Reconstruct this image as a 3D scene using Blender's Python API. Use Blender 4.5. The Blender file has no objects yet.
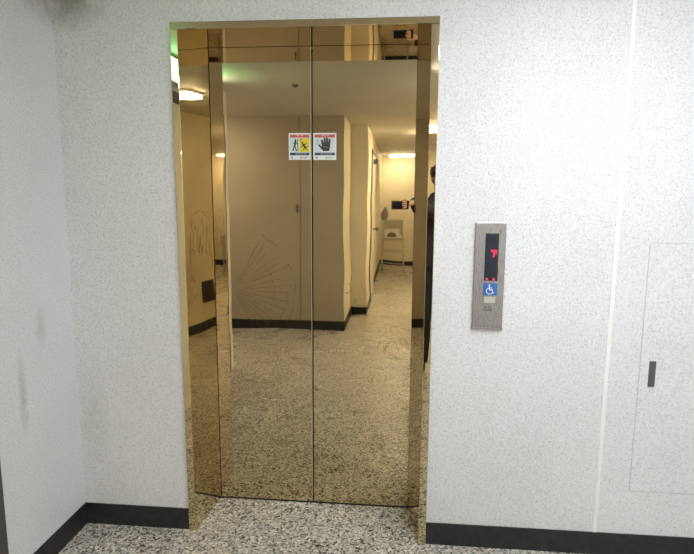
import bpy, bmesh, math, random
from mathutils import Vector, Matrix
random.seed(7)
S = bpy.context.scene
C = S.collection
PI = math.pi

# ------------------------------------------------------------------ camera
CAM = Vector((0.0, -2.162, 1.4533))
yaw, pitch, roll, FPX = -0.0918, -0.1473, 0.0054, 554.91
fw = Vector((math.sin(yaw)*math.cos(pitch), math.cos(yaw)*math.cos(pitch), math.sin(pitch)))
rt = Vector((math.cos(yaw), -math.sin(yaw), 0.0))
up = rt.cross(fw)
rt2 = rt*math.cos(roll) + up*math.sin(roll)
up2 = -rt*math.sin(roll) + up*math.cos(roll)
cd = bpy.data.cameras.new('camera')
cd.sensor_width = 36.0
cd.lens = FPX/694*36.0
cd.clip_start = 0.02
cam = bpy.data.objects.new('camera', cd)
C.objects.link(cam)
m3 = Matrix((rt2, up2, -fw)).transposed()
cam.matrix_world = Matrix.Translation(CAM) @ m3.to_4x4()
S.camera = cam

# ------------------------------------------------------------------ world, exposure, lamp strengths
W = bpy.data.worlds.new('world'); S.world = W; W.use_nodes = True
W.node_tree.nodes['Background'].inputs[0].default_value = (0.75, 0.8, 0.9, 1)
W.node_tree.nodes['Background'].inputs[1].default_value = 0.1
S.view_settings.view_transform = 'Standard'
S.view_settings.look = 'None'
S.view_settings.gamma = 1.0
S.view_settings.use_curve_mapping = False
S.view_settings.exposure = 0.05
LOBBY_B, LEFT_FILL_E = 80.0, 45.0
LOBBY_E, HALL_E, END_E, EXIT_E = 20.0, 68.0, 32.0, 14.0
DOOR_Y = 0.275
CEIL = 2.25

# ------------------------------------------------------------------ materials
def mat(name, col, rough=0.5, metal=0.0, emit=None, es=0.0, spec=0.5):
    m = bpy.data.materials.new(name); m.use_nodes = True
    b = m.node_tree.nodes['Principled BSDF']
    b.inputs['Base Color'].default_value = (*col, 1)
    b.inputs['Roughness'].default_value = rough
    b.inputs['Metallic'].default_value = metal
    b.inputs['Specular IOR Level'].default_value = spec
    if emit:
        b.inputs['Emission Color'].default_value = (*emit, 1)
        b.inputs['Emission Strength'].default_value = es
    return m

class NT:
    def __init__(s, m):
        s.t = m.node_tree; s.b = s.t.nodes['Principled BSDF']
        s.co = s.t.nodes.new('ShaderNodeTexCoord').outputs['Object']
    def n(s, kind, **kw):
        x = s.t.nodes.new(kind)
        for k, v in kw.items():
            if k in x.inputs: x.inputs[k].default_value = v
            else: setattr(x, k, v)
        return x
    def l(s, a, b): s.t.links.new(a, b)
    def noise(s, scale, detail=2.0, rough=0.5, vec=None):
        x = s.n('ShaderNodeTexNoise', Scale=scale, Detail=detail, Roughness=rough)
        s.l(vec or s.co, x.inputs['Vector']); return x.outputs['Fac']
    def ramp(s, fac, stops):
        r = s.t.nodes.new('ShaderNodeValToRGB')
        els = r.color_ramp.elements
        while len(els) < len(stops): els.new(0.5)
        for e, (p, c) in zip(els, stops):
            e.position = p; e.color = (*c, 1) if len(c) == 3 else c
        s.l(fac, r.inputs[0]); return r.outputs[0]
    def mix(s, a, b, fac, mode='MIX'):
        x = s.t.nodes.new('ShaderNodeMix'); x.data_type = 'RGBA'; x.blend_type = mode
        for sock, v in ((x.inputs['Factor'], fac), (x.inputs['A'], a), (x.inputs['B'], b)):
            if isinstance(v, (int, float)): sock.default_value = v
            elif isinstance(v, tuple): sock.default_value = (*v, 1)
            else: s.l(v, sock)
        return x.outputs['Result']
    def bump(s, h, strength, dist):
        x = s.n('ShaderNodeBump', Strength=strength, Distance=dist)
        s.l(h, x.inputs['Height']); s.l(x.outputs[0], s.b.inputs['Normal'])
    def blob(s, cen, rad, nscale=6.0):
        # soft-edged smudge mask of an irregular shape around cen, radii rad
        mp = s.n('ShaderNodeMapping', vector_type='POINT')
        mp.inputs['Location'].default_value = tuple(-c/r for c, r in zip(cen, rad))
        mp.inputs['Scale'].default_value = tuple(1/r for r in rad)
        s.l(s.co, mp.inputs['Vector'])
        g = s.n('ShaderNodeTexGradient', gradient_type='SPHERICAL')
        s.l(mp.outputs[0], g.inputs[0])
        nz = s.noise(nscale, 5, 0.7)
        mu = s.n('ShaderNodeMath', operation='MULTIPLY'); s.l(g.outputs['Fac'], mu.inputs[0]); s.l(nz, mu.inputs[1])
        return s.ramp(mu.outputs[0], [(0.08, (0, 0, 0)), (0.5, (1, 1, 1))])

def wall_paint(name, base, dirt=(), speck=0.55, grain=0.35):
    m = mat(name, base, 0.55); N = NT(m)
    dark = tuple(c*speck for c in base)
    lite = tuple(min(1, c*1.1) for c in base)
    v = N.ramp(N.noise(150, 3, 0.75), [(0.30, dark), (0.42, tuple(c*0.88 for c in base)), (0.52, base), (0.68, lite)])
    col = N.mix(base, v, min(1.0, grain*2.4))
    big = N.ramp(N.noise(2.5, 4, 0.6), [(0.3, (0.93, 0.93, 0.93)), (0.7, (1, 1, 1))])
    col = N.mix(col, big, 1.0, 'MULTIPLY')
    for cen, rad, tint, k in dirt:
        f = N.blob(cen, rad, 25)
        f2 = N.mix((0, 0, 0), f, k)
        col = N.mix(col, tint, f2)
    N.l(col, N.b.inputs['Base Color'])
    N.bump(N.noise(260, 3, 0.6), 0.5, 0.0025)
    return m

M = {}
M['wall'] = wall_paint('stippled white wall paint', (0.80, 0.80, 0.835),
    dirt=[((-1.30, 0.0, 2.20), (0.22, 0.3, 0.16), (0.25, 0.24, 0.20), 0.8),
          ((-1.36, -0.33, 0.72), (0.1, 0.035, 0.22), (0.40, 0.39, 0.36), 0.6),
          ((-1.36, -0.20, 0.95), (0.1, 0.05, 0.12), (0.45, 0.44, 0.41), 0.5),
          ((-1.30, 0.0, 0.5), (0.10, 0.2, 0.3), (0.5, 0.5, 0.47), 0.35)])
M['back_wall'] = wall_paint('beige hall paint darkened as shade', (0.46, 0.40, 0.305), grain=0.1)  # beige darkened in the colour itself to stand for the dim light here
M['cream'] = wall_paint('cream corridor wall paint', (0.90, 0.83, 0.66), grain=0.1)
M['column'] = wall_paint('white column paint brightened as lamplight', (0.92, 0.89, 0.80), grain=0.1)  # near lamp's brightness on the column is put into the paint colour
M['ceiling'] = wall_paint('off-white ceiling paint', (0.66, 0.64, 0.60), grain=0.1)

def brass(name, wave=0.0008, ws=0.25):
    m = mat(name, (0.66, 0.54, 0.34), 0.01, 1.0); N = NT(m)
    c = N.ramp(N.noise(3.0, 3, 0.6), [(0.3, (0.57, 0.475, 0.305)), (0.7, (0.63, 0.525, 0.34))])
    N.l(c, N.b.inputs['Base Color'])
    rr = N.ramp(N.noise(9, 4, 0.7), [(0.35, (0.0, 0.0, 0.0)), (0.85, (0.035, 0.035, 0.035))])
    N.l(rr, N.b.inputs['Roughness'])
    N.bump(N.noise(4.5, 1, 0.4), ws, wave)
    return m
M['brass'] = brass('polished brass sheet', 0.0015, 0.3)
M['brass_door'] = brass('polished brass door sheet', 0.002)
M['scratch'] = mat('scratched brass', (0.10, 0.07, 0.04), 0.5, 0.4)
M['brass_edge'] = mat('bright brass edge', (0.78, 0.70, 0.52), 0.45, 0.7)
M['black'] = mat('black vinyl skirting', (0.016, 0.016, 0.018), 0.45)
N = NT(M['black']); N.l(N.ramp(N.noise(30, 5, 0.7), [(0.4, (0.014, 0.014, 0.016)), (0.8, (0.032, 0.032, 0.034))]), N.b.inputs['Base Color'])
M['void'] = mat('dark shaft', (0.01, 0.01, 0.01), 0.9)
M['steel'] = mat('brushed steel', (0.34, 0.34, 0.345), 0.33, 0.5)
N = NT(M['steel'])
mp = N.n('ShaderNodeMapping'); mp.inputs['Scale'].default_value = (1, 1, 0.03); N.l(N.co, mp.inputs[0])
N.l(N.ramp(N.noise(900, 2, 0.6, mp.outputs[0]), [(0.3, (0.22,)*3), (0.7, (0.42,)*3)]), N.b.inputs['Roughness'])
M['steel_dark'] = mat('dull grey steel', (0.12, 0.12, 0.125), 0.5, 0.4)
M['display'] = mat('dark display glass', (0.010, 0.018, 0.04), 0.15)
M['red_led'] = mat('red led', (0.6, 0.02, 0.08), 0.4, 0, (1.0, 0.06, 0.2), 0.4)
M['blue'] = mat('blue sign plastic', (0.03, 0.15, 0.50), 0.35)
M['white_ink'] = mat('white print', (0.85, 0.86, 0.88), 0.4)
M['red_ink'] = mat('red print', (0.62, 0.12, 0.12), 0.4)
M['navy_ink'] = mat('navy print', (0.03, 0.05, 0.16), 0.4)
M['yellow_ink'] = mat('yellow print', (0.85, 0.68, 0.03), 0.4)
M['mint_ink'] = mat('pale mint print', (0.68, 0.80, 0.77), 0.4)
M['black_ink'] = mat('black print', (0.035, 0.035, 0.035), 0.4)
M['grey_ink'] = mat('grey print', (0.35, 0.36, 0.42), 0.4)
M['pale_ink'] = mat('pale blue white print', (0.72, 0.75, 0.82), 0.4)
M['pink_ink'] = mat('pink print', (0.75, 0.35, 0.33), 0.4)
M['housing'] = mat('lamp housing', (0.8, 0.8, 0.8), 0.4)
M['tube'] = mat('lit lobby diffuser', (0.9, 0.9, 0.9), 0.4, 0, (0.89, 0.945, 1.0), LOBBY_E)
M['tube_b'] = mat('lit strong lobby diffuser', (0.9, 0.9, 0.9), 0.4, 0, (0.89, 0.945, 1.0), LOBBY_B)
M['fill_l'] = mat('added left hall fill diffuser', (0.9, 0.9, 0.9), 0.4, 0, (1.0, 0.98, 0.94), LEFT_FILL_E)
M['tube2'] = mat('lit corridor diffuser', (0.9, 0.9, 0.9), 0.4, 0, (1.0, 0.93, 0.80), HALL_E)
M['tube3'] = mat('lit corridor end diffuser', (0.9, 0.9, 0.9), 0.4, 0, (1.0, 0.95, 0.85), END_E)
M['exit_green'] = mat('lit green sign', (0.1, 0.6, 0.25), 0.4, 0, (0.25, 1.0, 0.45), EXIT_E)
M['exit_white'] = mat('lit white sign', (0.8, 0.9, 0.85), 0.4, 0, (0.85, 1.0, 0.92), EXIT_E)
M['door_paint'] = mat('painted grey door', (0.07, 0.065, 0.06), 0.45)
M['white_door'] = mat('white door', (0.8, 0.78, 0.72), 0.4)
M['hatch'] = M['wall']
M['skin'] = mat('skin', (0.58, 0.36, 0.25), 0.5)
M['hair'] = mat('black hair', (0.012, 0.011, 0.011), 0.5)
M['jacket'] = mat('dark jacket cloth', (0.028, 0.030, 0.036), 0.85)
M['trousers'] = mat('dark trouser cloth', (0.02, 0.022, 0.03), 0.9)
M['shoe'] = mat('black shoe', (0.015, 0.015, 0.015), 0.5)
M['eye'] = mat('eye white', (0.8, 0.8, 0.78), 0.2)
M['lip'] = mat('lips', (0.42, 0.17, 0.14), 0.5)
M['phone'] = mat('black phone', (0.012, 0.012, 0.014), 0.2)
M['lens'] = mat('camera lens', (0.02, 0.02, 0.05), 0.05)
M['cloth_grey'] = mat('grey cloth', (0.25, 0.23, 0.20), 0.9)
M['chair_metal'] = mat('pale grey painted metal', (0.55, 0.53, 0.48), 0.4, 0.2)
M['chair_pad'] = mat('grey beige plastic', (0.50, 0.45, 0.36), 0.6)
M['paper'] = mat('white carton', (0.85, 0.84, 0.80), 0.6)
M['carton_print'] = mat('grey carton print', (0.16, 0.13, 0.10), 0.6)

# terrazzo
M['floor'] = mat('terrazzo', (0.5, 0.48, 0.45), 0.28); N = NT(M['floor'])
v1 = N.n('ShaderNodeTexVoronoi', feature='F1', Scale=125.0); N.l(N.co, v1.inputs['Vector'])
sp = N.n('ShaderNodeSeparateColor'); N.l(v1.outputs['Color'], sp.inputs[0])
chips = N.ramp(sp.outputs[0], [(0.0, (0.035, 0.032, 0.03)), (0.16, (0.11, 0.10, 0.09)), (0.32, (0.32, 0.30, 0.27)), (0.55, (0.62, 0.60, 0.55)), (0.9, (0.92, 0.90, 0.85))])
v2 = N.n('ShaderNodeTexVoronoi', feature='F1', Scale=240.0); N.l(N.co, v2.inputs['Vector'])
sp2 = N.n('ShaderNodeSeparateColor'); N.l(v2.outputs['Color'], sp2.inputs[0])
fine = N.ramp(sp2.outputs[0], [(0.0, (0.22, 0.21, 0.19)), (0.5, (0.52, 0.50, 0.46)), (1.0, (0.80, 0.78, 0.73))])
sel = N.ramp(sp.outputs[1], [(0.65, (0, 0, 0)), (0.7, (1, 1, 1))])
fc = N.mix(chips, fine, sel)
wear = N.ramp(N.noise(1.6, 4, 0.6), [(0.35, (0.84, 0.80, 0.75)), (0.65, (1.0, 0.97, 0.93))])
N.l(N.mix(fc, wear, 1.0, 'MULTIPLY'), N.b.inputs['Base Color'])
N.l(N.ramp(N.noise(5, 3), [(0.3, (0.22,)*3), (0.7, (0.40,)*3)]), N.b.inputs['Roughness'])

# ------------------------------------------------------------------ helpers
def box(bm, a, b, mi=0, bev=0.0):
    x0, y0, z0 = (min(p, q) for p, q in zip(a, b)); x1, y1, z1 = (max(p, q) for p, q in zip(a, b))
    tmp = bmesh.new()
    vs = [tmp.verts.new(p) for p in ((x0,y0,z0),(x1,y0,z0),(x1,y1,z0),(x0,y1,z0),(x0,y0,z1),(x1,y0,z1),(x1,y1,z1),(x0,y1,z1))]
    for f in ((0,3,2,1),(4,5,6,7),(0,1,5,4),(1,2,6,5),(2,3,7,6),(3,0,4,7)): tmp.faces.new([vs[i] for i in f])
    if bev: bmesh.ops.bevel(tmp, geom=tmp.edges[:], offset=bev, segments=2, profile=0.6, affect='EDGES')
    merge(bm, tmp, mi)
def merge(bm, tmp, mi=0, M4=None, smooth=False):
    if M4 is not None: bmesh.ops.transform(tmp, matrix=M4, verts=tmp.verts)
    for f in tmp.faces: f.material_index = mi; f.smooth = smooth
    me = bpy.data.meshes.new('tmp'); tmp.to_mesh(me); tmp.free(); bm.from_mesh(me); bpy.data.meshes.remove(me)
def cyl(bm, p, q, r, r2=None, seg=16, mi=0, smooth=True):
    p, q = Vector(p), Vector(q); d = q-p
    tmp = bmesh.new()
    bmesh.ops.create_cone(tmp, cap_ends=True, segments=seg, radius1=r, radius2=r if r2 is None else r2, depth=d.length)
    merge(bm, tmp, mi, Matrix.Translation((p+q)/2) @ d.to_track_quat('Z', 'Y').to_matrix().to_4x4(), smooth)
def ball(bm, c, r, mi=0, seg=20, rings=12, rot=None):
    tmp = bmesh.new(); bmesh.ops.create_uvsphere(tmp, u_segments=seg, v_segments=rings, radius=1)
    rr = (r, r, r) if isinstance(r, (int, float)) else r
    M4 = Matrix.Translation(c) @ (rot.to_4x4() if rot else Matrix.Identity(4)) @ Matrix.Diagonal((*rr, 1))
    merge(bm, tmp, mi, M4, True)
def prism(bm, pts, z0, z1, mi=0, bev=0.0, axis='z'):
    # plan outline pts (x,y) extruded z0..z1; axis 'y': outline (x,z) extruded along y
    tmp = bmesh.new()
    def P(a, b, c): return (a, b, c) if axis == 'z' else (a, c, b)
    lo = [tmp.verts.new(P(x, y, z0)) for x, y in pts]; hi = [tmp.verts.new(P(x, y, z1)) for x, y in pts]
    n = len(pts)
    tmp.faces.new(lo[::-1]); tmp.faces.new(hi)
    for i in range(n): tmp.faces.new((lo[i], lo[(i+1) % n], hi[(i+1) % n], hi[i]))
    bmesh.ops.recalc_face_normals(tmp, faces=tmp.faces)
    if bev:
        es = [e for e in tmp.edges if abs((e.verts[0].co-e.verts[1].co)[2 if axis == 'z' else 1]) > 1e-6]
        bmesh.ops.bevel(tmp, geom=es, offset=bev, segments=3, profile=0.5, affect='EDGES')
    merge(bm, tmp, mi)
def obj(name, bm, mats, parent=None, loc=None):
    me = bpy.data.meshes.new(name)
    if loc: bmesh.ops.translate(bm, vec=-Vector(loc), verts=bm.verts)
    bm.to_mesh(me); bm.free()
    for m in (mats if isinstance(mats, (list, tuple)) else [mats]): me.materials.append(M[m] if isinstance(m, str) else m)
    o = bpy.data.objects.new(name, me); C.objects.link(o)
    if parent: o.parent = parent
    if loc: o.location = loc
    return o
def tag(o, label, cat, group=None, kind=None):
    o['label'] = label; o['category'] = cat
    if group: o['group'] = group
    if kind: o['kind'] = kind
    return o
def thing(name, label, cat, group=None):
    o = bpy.data.objects.new(name, None); o.empty_display_size = 0.05; C.objects.link(o)
    return tag(o, label, cat, group)
def struct(name, bm, m, parent=None):
    o = obj(name, bm, m, parent); o['kind'] = 'structure'; return o
def BM(): return bmesh.new()
def boxes(*bs):
    bm = BM()
    for b in bs: box(bm, *b)
    return bm

# ------------------------------------------------------------------ room shell
WY = 0.012          # face of the elevator wall
XL, XR = -0.885, 0.138
LX = -1.36
T = 0.12
struct('floor', boxes(((-2.8, -9.1, -0.08), (1.9, 0.45, 0.0))), 'floor')
struct('ceiling', boxes(((-2.8, -9.1, CEIL), (1.9, 0.45, CEIL+0.08))), 'ceiling')
struct('wall_front', boxes(((LX-T, WY, 0), (XL+0.002, 0.42, CEIL)), ((XR-0.002, WY, 0), (1.85, 0.42, CEIL)), ((XL+0.002, WY, 2.098), (XR-0.002, 0.42, CEIL))), 'wall')
struct('wall_left', boxes(((LX-T, -0.475, 0), (LX, WY, CEIL)), ((LX-T, -1.60, 2.06), (LX, -0.475, CEIL))), 'wall')
struct('wall_left_end', boxes(((-1.80, -1.74, 0), (-1.38, -1.60, CEIL))), 'column')
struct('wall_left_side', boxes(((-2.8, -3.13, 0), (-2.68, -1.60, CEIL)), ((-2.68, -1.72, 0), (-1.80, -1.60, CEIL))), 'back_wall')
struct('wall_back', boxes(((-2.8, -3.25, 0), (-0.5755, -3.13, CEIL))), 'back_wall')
struct('wall_back_return', boxes(((-0.695, -3.96, 0), (-0.575, -3.1305, CEIL))), 'cream')  # lighter paint stands in for the stronger light on this side
struct('wall_corridor_left', boxes(((-0.695, -4.08, 0), (-0.498, -3.96, CEIL)), ((-0.498, -9.0, 0), (-0.378, -3.96, CEIL))), 'cream')
struct('wall_corridor_end', boxes(((-0.5, -9.1, 0), (1.15, -8.9, CEIL))), 'cream')
struct('wall_corridor_right', boxes(((1.0, -8.9, 0), (1.12, -2.05, CEIL)), ((1.0, -2.05, 0), (1.75, -1.93, CEIL))), 'cream')
struct('wall_right', boxes(((1.70, -1.93, 0), (1.85, WY, CEIL))), 'wall')
struct('wall_shaft', boxes(((XL-0.05, 0.42, 0), (XR+0.05, 0.45, CEIL))), 'void')

# black vinyl skirting
H, t = 0.097, 0.006
def skirt(name, *segs):
    bm = BM()
    for a, b in segs: box(bm, (a[0], a[1], 0), (b[0], b[1], H), bev=0.0015)
    struct(name, bm, 'black')
skirt('baseboard_front_left', ((LX, WY-t), (XL, WY)))
skirt('baseboard_front_right', ((XR, WY-t), (1.70, WY)))
skirt('baseboard_left', ((LX, -0.473), (LX+t, WY-t)))
skirt('baseboard_back', ((-2.68, -3.13), (-0.575+t, -3.13+t)), ((-0.575, -3.96+t), (-0.575+t, -3.13)))
skirt('baseboard_corridor_left', ((-0.575+t, -3.96), (-0.378+t, -3.96+t)), ((-0.378, -4.75), (-0.378+t, -3.96)), ((-0.378, -8.9+t), (-0.378+t, -5.75)))
skirt('baseboard_corridor_end', ((-0.378, -8.9), (1.0, -8.9+t)))
skirt('baseboard_corridor_right', ((1.0-t, -8.9+t), (1.0, -1.93+t)), ((1.0, -1.93), (1.70, -1.93+t)))
skirt('baseboard_right', ((1.70-t, -1.93+t), (1.70, WY-t)))
skirt('baseboard_left_side', ((-2.68, -3.13+t), (-2.68+t, -1.72)))

# dark door in the left wall
dr = boxes(((LX-0.10, -1.60, 0), (LX+0.004, -1.555, 2.06)), ((LX-0.10, -0.52, 0), (LX+0.004, -0.475, 2.06)), ((LX-0.10, -1.555, 2.015), (LX+0.004, -0.52, 2.06)))
d1 = struct('door_1', dr, 'door_paint')
b = BM(); box(b, (LX-0.085, -1.552, 0.006), (LX-0.045, -0.523, 2.012), bev=0.002)
obj('door_leaf', b, 'cream', d1)['label'] = 'cream door leaf'
b = BM(); cyl(b, (LX-0.045, -0.60, 1.0), (LX-0.0, -0.60, 1.0), 0.010); cyl(b, (LX-0.005, -0.60, 1.0), (LX-0.005, -0.71, 1.0), 0.009); cyl(b, (LX-0.045, -0.60, 1.0), (LX-0.039, -0.60, 1.0), 0.024)
obj('door_handle', b, 'steel', d1)

# white door on the corridor's left wall
d2 = struct('door_2', boxes(((-0.378, -4.80, 0), (-0.366, -4.75, 2.05)), ((-0.378, -5.75, 0), (-0.366, -5.70, 2.05)), ((-0.378, -5.70, 2.0), (-0.366, -4.80, 2.05))), 'steel_dark')
b = BM(); box(b, (-0.378, -5.695, 0.006), (-0.356, -4.805, 1.995), bev=0.002); obj('door_leaf', b, 'white_door', d2)
b = BM(); cyl(b, (-0.356, -4.90, 1.0), (-0.31, -4.90, 1.0), 0.010); ball(b, (-0.30, -4.90, 1.0), 0.026); obj('door_handle', b, 'steel_dark', d2)
b = BM(); box(b, (-0.356, -5.05, 1.88), (-0.30, -4.85, 1.94), bev=0.004); obj('door_closer', b, 'steel_dark', d2)

# flush door in the back wall, only its thin seam and small pull show
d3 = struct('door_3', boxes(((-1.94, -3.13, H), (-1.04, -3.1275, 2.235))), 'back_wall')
b = BM(); box(b, (-1.04, -3.1288, H), (-1.034, -3.1278, 2.235)); obj('door_seam', b, 'steel_dark', d3)
b = BM(); box(b, (-1.078, -3.1275, 1.26), (-1.064, -3.105, 1.34), bev=0.004); obj('door_handle', b, 'steel_dark', d3)

# joint strip and access panel in the elevator wall
b = BM(); box(b, (0.811, WY-0.004, H), (0.827, WY, CEIL), bev=0.0015); struct('trim_1', b, mat('smooth white joint cover', (0.88, 0.88, 0.89), 0.4))
b = BM(); box(b, (0.9428, WY-0.0018, 0.2838), (1.4972, WY, 1.2782), bev=0.0006)
ap = struct('door_4', b, 'wall'); ap['label'] = 'flush painted access door in the white wall right of the call station'
b = boxes(((0.94, WY-0.0008, 0.281), (1.50, WY, 0.2838)), ((0.94, WY-0.0008, 0.2838), (0.9428, WY, 1.2782)), ((1.4972, WY-0.0008, 0.2838), (1.50, WY, 1.2782)), ((0.94, WY-0.0008, 1.2782), (1.50, WY, 1.28)))
obj('panel_gap', b, mat('painted panel joint', (0.52, 0.52, 0.53), 0.8), ap)
b = BM(); box(b, (0.975, WY-0.008, 0.722), (0.999, WY-0.0015, 0.824), bev=0.002); box(b, (0.979, WY-0.011, 0.728), (0.995, WY-0.008, 0.752), bev=0.001)
obj('latch_handle', b, 'steel_dark', ap)['label'] = 'dark grey flush latch'
def rel(o, root): o.location = Vector(o.location)-root.location; return o

# ------------------------------------------------------------------ elevator frame and doors
fr = thing('elevator_door_frame', 'polished brass frame set into the white wall around the elevator doors', 'door frame')
BL, BR = -0.829, 0.066
def jamb(s):
    x = [XL, XL+0.030, BL, XL] if s < 0 else [XR, XR-0.031, BR, XR]
    b = BM()
    prism(b, [(x[0], 0.0), (x[1], 0.0), (x[2], 0.275), (x[2], 0.315), (x[0], 0.315)], 0.0, 2.0735, 0, 0.0022)
    return b
b = jamb(-1)
rj = random.Random(11)
def jp(u, z): return Vector((XL+0.030 + (BL-XL-0.030)*u + 0.0004, 0.275*u, z))
for i in range(46):
    u = rj.uniform(0.08, 0.92); zt = 1.37-0.16*(2*u-1)**2*0.5
    z1 = zt-rj.uniform(0.0, 0.16); z0 = z1-rj.uniform(0.012, 0.05); du = rj.uniform(-.015, .015)
    f = b.faces.new([b.verts.new(p) for p in (jp(u, z0), jp(u+.008, z0), jp(u+du+.008, z1), jp(u+du, z1))]); f.material_index = 1
for i in range(14):
    u = 0.08+i*0.06; za = 1.38-0.09*(2*u-1)**2; zb = 1.38-0.09*(2*u+.08-1)**2
    if i % 4 == 3: continue
    f = b.faces.new([b.verts.new(p) for p in (jp(u, za), jp(u+.045, zb), jp(u+.045, zb+.002), jp(u, za+.002))]); f.material_index = 1
obj('jamb', b, ['brass', 'scratch'], fr)
obj('jamb', jamb(1), 'brass', fr)
b = BM()
box(b, (XL, 0.0, 2.0738), (XR, 0.30, 2.10), bev=0.002)
obj('header', b, 'brass', fr)

def line(bm, p, q, w, y, mi):
    p, q = Vector(p), Vector(q); d = (q-p).normalized(); n = Vector((-d[1], d[0]))*w/2
    vs = [bm.verts.new((c[0], y, c[1])) for c in (p-n, q-n, q+n, p+n)]
    f = bm.faces.new(vs); f.material_index = mi
    f.normal_update()
    if f.normal.y > 0: f.normal_flip()
def leaf(x0, x1, edge_left, label):
    b = BM()
    z0, z1 = 0.006, 2.0725
    c = 0.0028
    if edge_left:     # chamfer on its right-hand meeting edge
        pts = [(x0, DOOR_Y), (x1-c, DOOR_Y), (x1, DOOR_Y+0.003), (x1, DOOR_Y+0.035), (x0, DOOR_Y+0.035)]
    else:
        pts = [(x0, DOOR_Y+0.035), (x0, DOOR_Y+0.006), (x0+0.0022, DOOR_Y), (x1, DOOR_Y), (x1, DOOR_Y+0.035)]
    prism(b, pts, z0, z1)
    if edge_left:
        for f in b.faces:
            if f.normal.x > 0.2 and f.normal.y < -0.2: f.material_index = 2
    return b
XS = -0.3803
y = DOOR_Y-0.0004
bl = leaf(BL+0.0022, XS-0.002, True, '')
rs = random.Random(3)
c0 = Vector((-0.745, 1.02))        # centre of the fan of hairline scratches
def clipx(p, lo, hi): return Vector((min(max(p[0], lo), hi), p[1]))
ang = -62
while ang < 62:
    a = math.radians(ang); d = Vector((math.cos(a), math.sin(a)))
    r0, r1 = rs.uniform(0.02, 0.06), rs.uniform(0.20, 0.29)
    r = r0
    while r < r1:
        e = min(r1, r+rs.uniform(0.02, 0.07))
        a2 = a + rs.uniform(-.012, .012)
        line(bl, c0+d*r, c0+Vector((math.cos(a2), math.sin(a2)))*e, rs.uniform(0.0008, 0.0016), y, 1)
        r = e + rs.choice([0.0, 0.004, 0.012])
    ang += rs.uniform(6, 11)
for rad, a0, a1 in ((0.285, -48, 62), (0.25, -30, 10), (0.19, -15, 40)):
    k = a0
    while k < a1:
        if rs.random() < 0.75:
            p = c0+Vector((math.cos(math.radians(k)), math.sin(math.radians(k))))*rad
            q = c0+Vector((math.cos(math.radians(k+5)), math.sin(math.radians(k+5))))*rad*rs.uniform(.98, 1.02)
            line(bl, p, q, 0.0013, y, 1)
        k += 5
dl = tag(obj('elevator_door_leaf', bl, ['brass_door', 'scratch', 'brass_edge']), 'left brass elevator door leaf with fan-shaped hairline scratches', 'elevator door', 'brass elevator door leaves')
br_ = leaf(XS+0.002, BR-0.0006, False, '')
for cx, cz, n, R in ((-0.02, 0.77, 60, 0.13), (-0.19, 1.02, 16, 0.05)):
    for i in range(n):
        a = rs.uniform(0, 2*PI); r = rs.uniform(0.15, 1)*R
        p = Vector((cx+math.cos(a)*r, cz+math.sin(a)*r*1.15))
        if n < 20: q = p+Vector((math.cos(a), math.sin(a)))*rs.uniform(0.008, 0.02)
        else:
            t_ = a+PI/2+rs.uniform(-.5, .5); q = p+Vector((math.cos(t_), math.sin(t_)))*rs.uniform(0.006, 0.025)
        if max(p[0], q[0]) > BR-0.006: continue
        line(br_, p, q, 0.0015, y, 1)
drr = tag(obj('elevator_door_leaf', br_, ['brass_door', 'scratch']), 'right brass elevator door leaf reflecting the corridor and its chair', 'elevator door', 'brass elevator door leaves')
# the dark running slot at the foot of the doors
b = boxes(((BL, DOOR_Y-0.004, 0.0), (BR, DOOR_Y+0.06, 0.004)))
tag(obj('elevator_sill', b, 'void'), 'dark narrow threshold strip under the brass elevator doors', 'sill')

# ------------------------------------------------------------------ warning stickers
SY = DOOR_Y-0.0002
def rect(bm, x0, z0, x1, z1, lay, mi):
    yy = SY-0.0003-0.0002*lay
    vs = [bm.verts.new(p) for p in ((x0, yy, z0), (x1, yy, z0), (x1, yy, z1), (x0, yy, z1))]
    bm.faces.new(vs).material_index = mi
def poly(bm, pts, lay, mi, yb=None):
    yy = (SY if yb is None else yb)-0.0003-0.0002*lay
    vs = [bm.verts.new((x, yy, z)) for x, z in pts]
    f = bm.faces.new(vs); f.material_index = mi; f.normal_update()
    if f.normal.y > 0: f.normal_flip()
def stroke(bm, p, q, w, lay, mi, w2=None, yb=None):
    p, q = Vector(p), Vector(q); d = (q-p).normalized(); n = Vector((-d[1], d[0]))
    w2 = w if w2 is None else w2
    poly(bm, [p-n*w/2, q-n*w2/2, q+n*w2/2, p+n*w/2], lay, mi, yb)
def disc(bm, c, r, lay, mi, yb=None, n=14):
    poly(bm, [(c[0]+r*math.cos(2*PI*i/n), c[1]+r*math.sin(2*PI*i/n)) for i in range(n)], lay, mi, yb)
SM = ['white_ink', 'red_ink', 'navy_ink', 'yellow_ink', 'mint_ink', 'black_ink', 'grey_ink', 'pink_ink', 'pale_ink']
def glyphs(bm, x0, x1, z0, z1, n, lay, mi, seed):
    r = random.Random(seed); w = (x1-x0)/n
    for i in range(n):
        a = x0+i*w+w*.12; e = a+w*.72; s = (z1-z0)*.16
        stroke(bm, (a, z1-s), (e, z1-s), s, lay, mi); stroke(bm, ((a+e)/2, z0), ((a+e)/2, z1), s, lay, mi)
        if r.random() < .6: stroke(bm, (a, z0+s), (e, z0+s), s, lay, mi)
        if r.random() < .5: stroke(bm, (e, z0), (e, z1), s, lay, mi)
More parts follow.
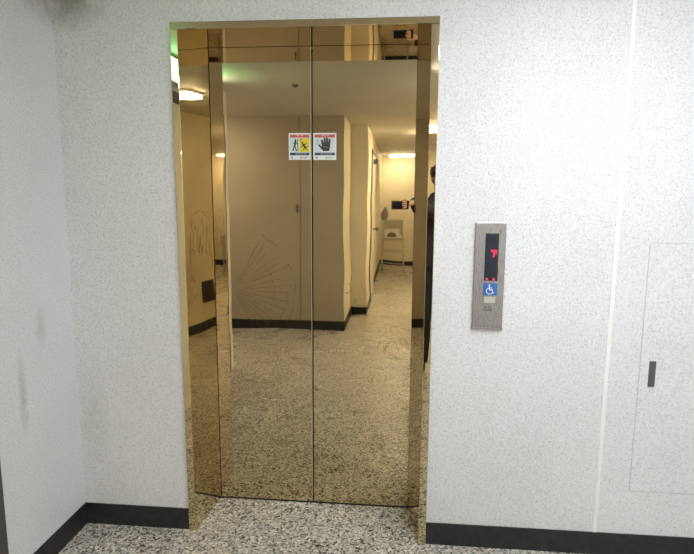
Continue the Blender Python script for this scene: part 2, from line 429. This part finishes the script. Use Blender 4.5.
def sticker(x0, z0, x1, z1, kind):
    b = BM(); w, h = x1-x0, z1-z0
    box(b, (x0, SY-0.0003, z0), (x1, SY, z1), 0)
    X = lambda u: x0+u*w; Z = lambda v: z0+v*h
    rect(b, X(.06), Z(.83), X(.94), Z(.94), 1, 1)
    glyphs(b, X(.34), X(.70), Z(.845), Z(.925), 2 if kind == 'l' else 3, 2, 0, 5)
    rect(b, X(.06), Z(.17), X(.94), Z(.27), 1, 2)
    glyphs(b, X(.30), X(.82), Z(.20), Z(.24), 7, 2, 0, 9)
    glyphs(b, X(.08), X(.2), Z(.05), Z(.12), 3, 1, 2, 2); glyphs(b, X(.5), X(.9), Z(.05), Z(.11), 9, 1, 6, 4)
    if kind == 'l':
        rect(b, X(.06), Z(.29), X(.49), Z(.81), 1, 4); rect(b, X(.51), Z(.29), X(.94), Z(.81), 1, 3)
        # door slot and a leaning figure caught by it
        stroke(b, (X(.42), Z(.31)), (X(.42), Z(.80)), w*.03, 2, 5)
        disc(b, (X(.31), Z(.74)), w*.045, 2, 5)
        stroke(b, (X(.32), Z(.70)), (X(.27), Z(.52)), w*.10, 2, 5, w*.07)
        stroke(b, (X(.33), Z(.66)), (X(.42), Z(.58)), w*.035, 2, 5); stroke(b, (X(.30), Z(.66)), (X(.20), Z(.60)), w*.03, 2, 5)
        stroke(b, (X(.28), Z(.53)), (X(.36), Z(.33)), w*.045, 2, 5); stroke(b, (X(.26), Z(.53)), (X(.19), Z(.33)), w*.05, 2, 5)
        stroke(b, (X(.12), Z(.72)), (X(.18), Z(.66)), w*.02, 2, 6)
        # falling figure on yellow
        disc(b, (X(.62), Z(.64)), w*.045, 2, 5)
        stroke(b, (X(.65), Z(.60)), (X(.76), Z(.46)), w*.10, 2, 5, w*.08)
        stroke(b, (X(.70), Z(.56)), (X(.84), Z(.62)), w*.035, 2, 5); stroke(b, (X(.66), Z(.56)), (X(.58), Z(.46)), w*.035, 2, 5)
        stroke(b, (X(.76), Z(.47)), (X(.88), Z(.50)), w*.045, 2, 5); stroke(b, (X(.74), Z(.46)), (X(.66), Z(.36)), w*.045, 2, 5); stroke(b, (X(.76), Z(.46)), (X(.86), Z(.36)), w*.04, 2, 5)
        stroke(b, (X(.54), Z(.78)), (X(.60), Z(.78)), w*.04, 2, 5); stroke(b, (X(.55), Z(.78)), (X(.55), Z(.70)), w*.03, 2, 5)
    else:
        rect(b, X(.06), Z(.29), X(.94), Z(.81), 1, 8)
        stroke(b, (X(.16), Z(.74)), (X(.21), Z(.68)), w*.02, 2, 5); stroke(b, (X(.15), Z(.66)), (X(.17), Z(.62)), w*.02, 2, 5)
        poly(b, [(X(.42), Z(.33)), (X(.68), Z(.33)), (X(.73), Z(.46)), (X(.73), Z(.58)), (X(.38), Z(.58)), (X(.36), Z(.44))], 2, 5)
        for (u0, v0, u1, v1) in ((.42, .55, .38, .72), (.51, .55, .49, .79), (.60, .55, .60, .80), (.69, .55, .71, .75)):
            stroke(b, (X(u0), Z(v0)), (X(u1), Z(v1)), w*.10, 3, 5, w*.085); disc(b, (X(u1), Z(v1)), w*.042, 3, 5)
        stroke(b, (X(.42), Z(.40)), (X(.24), Z(.56)), w*.09, 3, 5, w*.06); disc(b, (X(.24), Z(.56)), w*.03, 3, 5)
        stroke(b, (X(.44), Z(.52)), (X(.66), Z(.44)), w*.02, 4, 6)
    return obj('warning_sticker', b, SM)
tag(sticker(-0.482, 1.602, -0.386, 1.716, 'l'), 'square warning sticker with leaning and falling figure pictograms, half of it yellow', 'sticker', 'warning stickers on the brass doors')
tag(sticker(-0.374, 1.602, -0.274, 1.716, 'r'), 'square warning sticker with a black hand pictogram on pale ground', 'sticker', 'warning stickers on the brass doors')

# ------------------------------------------------------------------ hall call station
cp = thing('elevator_call_station', 'tall steel call panel with dark display on the white wall', 'call panel'); cp.location = (0.35, WY, 1.145)
px0, px1, pz0, pz1 = 0.294, 0.410, 0.938, 1.352
FY = WY-0.014
b = BM(); box(b, (px0, FY, pz0+0.006), (px1, WY, pz1), bev=0.003); rel(obj('faceplate', b, 'steel', cp), cp)
b = BM(); box(b, (px0-0.002, FY-0.001, pz0-0.004), (px1+0.001, WY, pz0+0.005), bev=0.002); rel(obj('bottom_cap', b, 'steel', cp), cp)
b = BM(); box(b, (0.3325, FY-0.0012, 1.127), (0.3835, FY+0.001, 1.311), bev=0.0008)
ds = rel(obj('display', b, 'display', cp), cp)
b = BM(); yb = FY-0.0012
stroke(b, (0.354, 1.2435), (0.379, 1.2435), 0.008, 1, 0, yb=yb); stroke(b, (0.370, 1.247), (0.364, 1.219), 0.0075, 1, 0, yb=yb); stroke(b, (0.376, 1.243), (0.374, 1.230), 0.004, 1, 0, yb=yb)
obj('lit_digit', b, 'red_led', ds)['label'] = 'red lit floor digit'
for cx in (0.343, 0.369):
    b = BM()
    stroke(b, (cx-.004, 1.129), (cx-.001, 1.139), 0.0035, 1, 0, yb=yb); stroke(b, (cx+.004, 1.129), (cx+.001, 1.139), 0.0035, 1, 0, yb=yb); stroke(b, (cx-.004, 1.133), (cx+.004, 1.133), 0.003, 1, 0, yb=yb)
    obj('lit_mark', b, 'red_led', ds)
b = BM(); box(b, (0.331, FY-0.001, 1.070), (0.385, FY, 1.118), bev=0.0004)
sg = rel(obj('accessibility_sign', b, 'blue', cp), cp); sg['label'] = 'blue wheelchair sign'
b = BM(); yb = FY-0.001; ax, az = 0.357, 1.0935
disc(b, (ax-.003, az+.0165), 0.0035, 1, 0, yb=yb)
stroke(b, (ax-.003, az+.012), (ax-.002, az-.001), 0.0045, 1, 0, yb=yb); stroke(b, (ax-.002, az+.006), (ax+.007, az+.006), 0.003, 1, 0, yb=yb)
stroke(b, (ax-.003, az-.001), (ax+.009, az-.001), 0.0042, 1, 0, yb=yb); stroke(b, (ax+.008, az), (ax+.012, az-.014), 0.004, 1, 0, yb=yb); stroke(b, (ax+.011, az-.014), (ax+.016, az-.012), 0.003, 1, 0, yb=yb)
for i in range(11):
    a0 = math.radians(110+i*21); a1 = math.radians(110+(i+1)*21+2)
    f = lambda a: (ax-.001+.0125*math.cos(a), az-.006+.0125*math.sin(a))
    stroke(b, f(a0), f(a1), 0.003, 1, 0, yb=yb)
obj('wheelchair_symbol', b, 'white_ink', sg)
b = BM(); box(b, (0.335, FY-0.004, 1.040), (0.379, FY, 1.064), bev=0.002); rel(obj('call_button', b, 'chair_metal', cp), cp)['label'] = 'upper pale call button'
b = BM(); box(b, (0.335, FY-0.003, 1.008), (0.377, FY, 1.034), bev=0.002)
bt = rel(obj('call_button', b, 'steel', cp), cp)
b = BM(); box(b, (0.337, FY-0.0045, 1.0115), (0.368, FY-0.003, 1.0145), bev=0.0004); stroke(b, (0.340, 1.026), (0.348, 1.020), 0.003, 1, 0, yb=FY-0.003); stroke(b, (0.356, 1.022), (0.362, 1.022), 0.003, 1, 0, yb=FY-0.003)
obj('button_mark', b, 'black_ink', bt)
for z in (1.335, 0.965):
    b = BM(); cyl(b, (0.353, FY-0.0015, z), (0.353, FY, z), 0.003, seg=12); rel(obj('screw', b, 'steel', cp), cp)

# ------------------------------------------------------------------ lamps
def lamp(name, cx, cy, lx, ly, m, label, h=0.05):
    r = thing(name, label, 'ceiling light', 'ceiling lights'); r.location = (cx, cy, CEIL)
    b = BM(); box(b, (-lx/2-.01, -ly/2-.01, -0.02), (lx/2+.01, ly/2+.01, 0), bev=0.003); obj('housing', b, 'housing', r)
    b = BM(); box(b, (-lx/2, -ly/2, -h), (lx/2, ly/2, -0.02), bev=0.012); obj('diffuser', b, m, r)
lamp('ceiling_light', 0.75, -0.85, 0.90, 0.16, 'tube', 'cool white ceiling light nearest the elevator wall above the call station')
lamp('ceiling_light', 0.53, -1.50, 0.46, 0.18, 'tube_b', 'cool white ceiling light above the photographer')
lamp('ceiling_light', -2.2, -2.40, 0.60, 0.20, 'fill_l', 'added unseen fill light in the hall beyond the left doorway')  # added lamp, out of view, fills the left hall and back wall
lamp('ceiling_light', 0.42, -4.6, 0.30, 0.60, 'tube2', 'warm ceiling light midway along the corridor')
lamp('ceiling_light', 0.05, -8.45, 0.50, 0.22, 'tube3', 'ceiling light above the chair at the end of the corridor')
es = thing('exit_sign', 'small green and white lit sign box hanging above the dark left doorway', 'exit sign'); es.location = (-1.30, -1.1, 2.18)
b = BM(); box(b, (-0.035, -0.20, -0.09), (0.0, 0.20, 0.05), bev=0.004); obj('housing', b, 'housing', es)
b = BM(); box(b, (0.0, -0.19, -0.08), (0.006, -0.02, 0.04)); obj('sign_face', b, 'exit_white', es)
b = BM(); box(b, (0.0, -0.02, -0.08), (0.006, 0.19, 0.04)); obj('sign_face', b, 'exit_green', es)['label'] = 'green lit half of the sign'
for sy in (-1, 1):
    b = BM(); cyl(b, (-0.018, sy*0.12, 0.05), (-0.018, sy*0.12, CEIL-2.18), 0.004); obj('hanger_rod', b, 'steel', es)

# small things seen only in the brass
b = BM(); cyl(b, (-0.77, -1.45, CEIL-0.015), (-0.77, -1.45, CEIL), 0.018, 0.026); cyl(b, (-0.77, -1.45, CEIL-0.022), (-0.77, -1.45, CEIL-0.015), 0.008, 0.012)
tag(obj('smoke_detector', b, 'steel_dark', loc=(-0.77, -1.45, CEIL)), 'small round smoke detector on the lobby ceiling', 'smoke detector')
vg = thing('wall_vent', 'dark slatted vent low on the corridor wall by the skirting', 'vent'); vg.location = (1.0, -2.78, 0.41)
b = BM(); box(b, (-0.012, -0.115, -0.12), (0, 0.115, 0.12), bev=0.003); obj('vent_frame', b, 'steel_dark', vg)
b = BM()
for k in range(9): box(b, (-0.018, -0.10, -0.10+k*0.024), (-0.010, 0.10, -0.10+k*0.024+0.012))
obj('slats', b, 'black', vg)

# ------------------------------------------------------------------ chair and carton at the corridor's end
ch = thing('tall_chair', 'pale tall metal frame chair standing at the end of the corridor', 'chair'); ch.location = (-0.10, -7.85, 0)
w_, d_, sh = 0.19, 0.17, 0.62
for sx in (-1, 1):
    for sy in (-1, 1):
        b = BM(); cyl(b, (sx*(w_+0.02), sy*(d_+0.02), 0), (sx*w_, sy*d_, sh), 0.013, 0.012, 12); cyl(b, (sx*(w_+0.02), sy*(d_+0.02), 0), (sx*(w_+0.019), sy*(d_+0.019), 0.02), 0.017, seg=12); obj('leg', b, 'chair_metal', ch)
b = BM(); box(b, (-w_-.02, -d_-.02, sh), (w_+.02, d_+.02, sh+.035), bev=0.012); obj('seat', b, 'chair_pad', ch)
for z in (0.14, 0.40):
    k = 0.02*(1-z/sh)
    for a, c in (((-w_-k, d_+k, z), (w_+k, d_+k, z)), ((-w_-k, -d_-k, z), (w_+k, -d_-k, z)), ((-w_-k, -d_-k, z), (-w_-k, d_+k, z)), ((w_+k, -d_-k, z), (w_+k, d_+k, z))):
        b = BM(); cyl(b, a, c, 0.009, seg=12); obj('rung', b, 'chair_metal', ch)
for sx in (-1, 1):
    b = BM(); cyl(b, (sx*w_, -d_-.01, sh+.02), (sx*w_, -d_-.06, 0.98), 0.012, seg=12); obj('back_post', b, 'chair_metal', ch)
b = BM(); box(b, (-w_-.005, -d_-.065, 0.70), (w_+.005, -d_-.035, 0.985), bev=0.012); obj('backrest', b, 'chair_pad', ch)
ct = thing('carton', 'small white carton with a dark dome print sitting on the tall chair', 'box'); ct.location = (-0.12, -7.83, sh+.037)
b = BM(); box(b, (-0.15, -0.09, 0), (0.15, 0.09, 0.16), bev=0.004); obj('carton_body', b, 'paper', ct)
b = BM(); poly(b, [(0.09*math.cos(PI*i/12), 0.02+0.09*math.sin(PI*i/12)) for i in range(13)], 0, 0, yb=0)
for v in b.verts: v.co.y = 0.0905
obj('dome_print', b, 'carton_print', ct)
b = BM(); ball(b, (0, 0, 0.0), (0.075, 0.03, 0.12)); ball(b, (0.01, 0.0, 0.10), (0.04, 0.025, 0.05)); cyl(b, (0.01, 0, 0.13), (0.01, -0.03, 0.16), 0.006)
tag(obj('hanging_bag', b, 'cloth_grey', loc=None), 'dark grey cloth bag hanging on the corridor wall behind the tall chair', 'bag').location = (-0.30, -8.86, 1.05)

# ------------------------------------------------------------------ the photographer
def skinned(name, joints, edges, m, parent, lv=2, root=0, flat=None):
    me = bpy.data.meshes.new(name)
    me.from_pydata([j[0] for j in joints], edges, [])
    o = bpy.data.objects.new(name, me); C.objects.link(o)
    sk = o.modifiers.new('skin', 'SKIN'); sk.use_smooth_shade = True; sk.branch_smoothing = 0.3
    ss = o.modifiers.new('sub', 'SUBSURF'); ss.levels = lv; ss.render_levels = lv
    for i, j in enumerate(joints):
        v = me.skin_vertices[0].data[i]; r = j[1]
        v.radius = (r, r) if isinstance(r, (int, float)) else r
        v.use_root = (i == root)
    bpy.context.view_layer.update()
    ev = o.evaluated_get(bpy.context.evaluated_depsgraph_get())
    nm = bpy.data.meshes.new_from_object(ev)
    nm.materials.clear(); nm.materials.append(M[m])
    for p in nm.polygons: p.use_smooth = True
    o.modifiers.clear(); o.data = nm; bpy.data.meshes.remove(me)
    if parent: o.parent = parent
    return o
def chain(js, e, pts, start):
    prev = start
    for p in pts:
        js.append(p); e.append((prev, len(js)-1)); prev = len(js)-1
    return prev
# joint positions (world space); the person faces the elevator (+y)
X0, Y0 = 0.325, -2.40
sL, eL, wL = (X0-0.17, Y0, 1.385), (X0+0.04, Y0+0.20, 1.28), (0.145, -2.215, 1.385)
sR, eR, wR = (X0+0.18, Y0, 1.38), (X0+0.24, Y0-0.03, 1.11), (X0+0.25, Y0+0.05, 0.86)
js = [((X0, Y0, 0.93), (0.12, 0.10))]; ed = []
sp = chain(js, ed, [((X0, Y0, 1.08), (0.12, 0.09)), ((X0, Y0, 1.25), (0.13, 0.09)), ((X0, Y0, 1.37), (0.09, 0.07)), ((X0, Y0+.005, 1.46), 0.055), ((X0, Y0+.012, 1.51), 0.05), ((X0, Y0+.03, 1.57), (0.068, 0.080)), ((X0, Y0+.03, 1.63), (0.068, 0.082)), ((X0, Y0+.025, 1.665), (0.045, 0.055))], 0)
neckbase = 3
a = chain(js, ed, [(sL, 0.048), (eL, 0.042), (wL, 0.027)], neckbase)
hl = len(js)-1
a = chain(js, ed, [(sR, 0.048), (eR, 0.042), (wR, 0.027)], neckbase)
hr = len(js)-1
for s in (-1, 1):
    chain(js, ed, [((X0+s*.09, Y0, 0.86), 0.075), ((X0+s*.105, Y0+.01, 0.48), 0.055), ((X0+s*.11, Y0-.015, 0.09), 0.037), ((X0+s*.12, Y0+.08, 0.04), (0.035, 0.03))], 0)
# palms
chain(js, ed, [((0.105, -2.205, 1.375), (0.020, 0.028)), ((0.072, -2.200, 1.365), (0.013, 0.034))], hl)
chain(js, ed, [((X0+.25, Y0+.06, 0.82), (0.030, 0.018)), ((X0+.25, Y0+.07, 0.775), (0.036, 0.014))], hr)
pr = skinned('person', js, ed, 'skin', None)
tag(pr, 'person in dark jacket and trousers holding up a phone, seen in the brass frame', 'person')
def fin(pts, rs_):
    js = [(p, r) for p, r in zip(pts, rs_)]
    return js, [(i, i+1) for i in range(len(js)-1)]
def join_into(dst, srcs):
    bm = BM(); bm.from_mesh(dst.data)
    for s in srcs:
        bm.from_mesh(s.data); me = s.data; bpy.data.objects.remove(s); bpy.data.meshes.remove(me)
    for f in bm.faces: f.smooth = True; 
    bm.to_mesh(dst.data); bm.free()
parts = []
# hand holding the phone: fingers come round behind and over its ends, thumb in front edge
for z0, L, dz in ((1.386, 0.060, 0.003), (1.372, 0.068, 0.001), (1.357, 0.062, -0.002), (1.344, 0.050, -0.004)):
    P = [(0.080, -2.205, z0-0.004), (0.066, -2.178, z0), (0.052, -2.1665, z0+dz), (0.066-L*0.62, -2.1665, z0+dz*1.5)]
    parts.append(skinned('f', *fin(P, (0.010, 0.0088, 0.0078, 0.0066)), 'skin', None, 2))
parts.append(skinned('f', *fin([(0.090, -2.208, 1.385), (0.072, -2.205, 1.402), (0.052, -2.197, 1.405), (0.036, -2.193, 1.398)], (0.013, 0.0105, 0.0095, 0.0075)), 'skin', None, 2))
hx, hy = X0+.25, Y0+.07
for k, (dy, L) in enumerate(((0.030, 0.066), (0.010, 0.074), (-0.010, 0.068), (-0.028, 0.052))):
    P = [(hx, hy+dy*.8, 0.785), (hx-.002, hy+dy, 0.755), (hx-.010, hy+dy+.004, 0.755-L*.5), (hx-.022, hy+dy+.006, 0.755-L*.92)]
    parts.append(skinned('f', *fin(P, (0.011, 0.0092, 0.0084, 0.007)), 'skin', None, 2))
parts.append(skinned('f', *fin([(hx, hy+.015, 0.825), (hx-.008, hy+.045, 0.795), (hx-.014, hy+.055, 0.770), (hx-.018, hy+.056, 0.745)], (0.014, 0.011, 0.0095, 0.0075)), 'skin', None, 2))
# ears and nose on the head
e = BM()
HY = Y0+.03
for s in (-1, 1): ball(e, (X0+s*0.074, HY-.005, 1.590), (0.010, 0.020, 0.031))
cyl(e, (X0, HY+.078, 1.615), (X0, HY+.096, 1.578), 0.006, 0.013, 10); ball(e, (X0, HY+.092, 1.577), (0.016, 0.011, 0.010)); ball(e, (X0, HY+.060, 1.527), (0.032, 0.022, 0.018))
parts.append(obj('e', e, 'skin'))
join_into(pr, parts)
for s in (-1, 1):
    e = BM(); ball(e, (X0+s*0.031, HY+.066, 1.607), (0.0135, 0.0095, 0.0075)); ob = obj('eye', e, 'eye', pr)
    e = BM(); ball(e, (X0+s*0.031, HY+.0748, 1.607), (0.0056, 0.0022, 0.0056)); obj('iris', e, 'hair', ob)
e = BM(); ball(e, (X0, HY+.078, 1.548), (0.024, 0.008, 0.0075)); obj('mouth', e, 'lip', pr)
e = BM()
ball(e, (X0, HY-.012, 1.635), (0.083, 0.094, 0.075)); ball(e, (X0, HY-.035, 1.60), (0.080, 0.072, 0.085))
for s in (-1, 1): ball(e, (X0+s*.072, HY+.0, 1.635), (0.016, 0.05, 0.045))
for k in range(9):
    u = (k-4)/4; ball(e, (X0+u*.055, HY+.072-.022*u*u, 1.665-.012*u*u), (0.017, 0.014, 0.024))
for v in e.verts:
    if v.co.y > HY+.05 and v.co.z < 1.64: v.co.y = HY+.05
obj('hair', e, 'hair', pr)
for s in (-1, 1):
    e = BM(); cyl(e, (X0+s*.031-.012, HY+.079, 1.624), (X0+s*.031+.012, HY+.078, 1.625), 0.0028, seg=8); obj('eyebrow', e, 'hair', pr)
# clothes
js = [((X0, Y0, 0.84), (0.18, 0.155)), ((X0, Y0, 1.05), (0.165, 0.135)), ((X0, Y0, 1.25), (0.175, 0.13)), ((X0, Y0, 1.385), (0.135, 0.11)), ((X0, Y0+.002, 1.445), (0.09, 0.085)), ((X0, Y0+.006, 1.485), (0.068, 0.068))]; ed = [(0, 1), (1, 2), (2, 3), (3, 4), (4, 5)]
def toward(a, b, k): return tuple(Vector(a).lerp(Vector(b), k))
chain(js, ed, [(sL, 0.078), (eL, 0.056), (toward(eL, wL, .9), 0.040)], 3)
chain(js, ed, [(sR, 0.078), (eR, 0.056), (toward(eR, wR, .9), 0.040)], 3)
skinned('jacket', js, ed, 'jacket', pr, 2, 1)
js = [((X0, Y0, 1.02), (0.145, 0.122)), ((X0, Y0, 0.88), (0.155, 0.135))]; ed = [(0, 1)]
for s in (-1, 1): chain(js, ed, [((X0+s*.092, Y0, 0.78), 0.098), ((X0+s*.105, Y0+.008, 0.48), 0.075), ((X0+s*.11, Y0-.010, 0.10), 0.062), ((X0+s*.112, Y0-.008, 0.045), 0.062)], 1)
skinned('trousers', js, ed, 'trousers', pr, 2, 0)
for s in (-1, 1):
    o = skinned('shoe', [((X0+s*.11, Y0-.045, 0.045), (0.040, 0.042)), ((X0+s*.113, Y0+.03, 0.046), (0.042, 0.042)), ((X0+s*.12, Y0+.11, 0.034), (0.042, 0.030)), ((X0+s*.124, Y0+.165, 0.028), (0.032, 0.022))], [(0, 1), (1, 2), (2, 3)], 'shoe', pr)
    e = BM(); e.from_mesh(o.data)
    for v in e.verts: v.co.z = max(v.co.z, 0.001)
    e.to_mesh(o.data); e.free()
e = BM(); e.from_mesh(pr.data)
for v in e.verts: v.co.z = max(v.co.z, 0.006)
e.to_mesh(pr.data); e.free()
ph = thing('phone', 'black phone held sideways in the photographer\'s hand', 'phone'); ph.location = (0.012, -2.180, 1.362)
b = BM(); box(b, (-0.080, -0.004, -0.036), (0.080, 0.004, 0.036), bev=0.003); obj('phone_body', b, 'phone', ph)
b = BM(); box(b, (-0.074, 0.004, 0.008), (-0.045, 0.0055, 0.031), bev=0.001); lb = obj('lens_bump', b, 'phone', ph)
b = BM(); cyl(b, (-0.066, 0.0055, 0.020), (-0.066, 0.0065, 0.020), 0.005); cyl(b, (-0.053, 0.0055, 0.020), (-0.053, 0.0065, 0.020), 0.005); obj('lens', b, 'lens', lb)
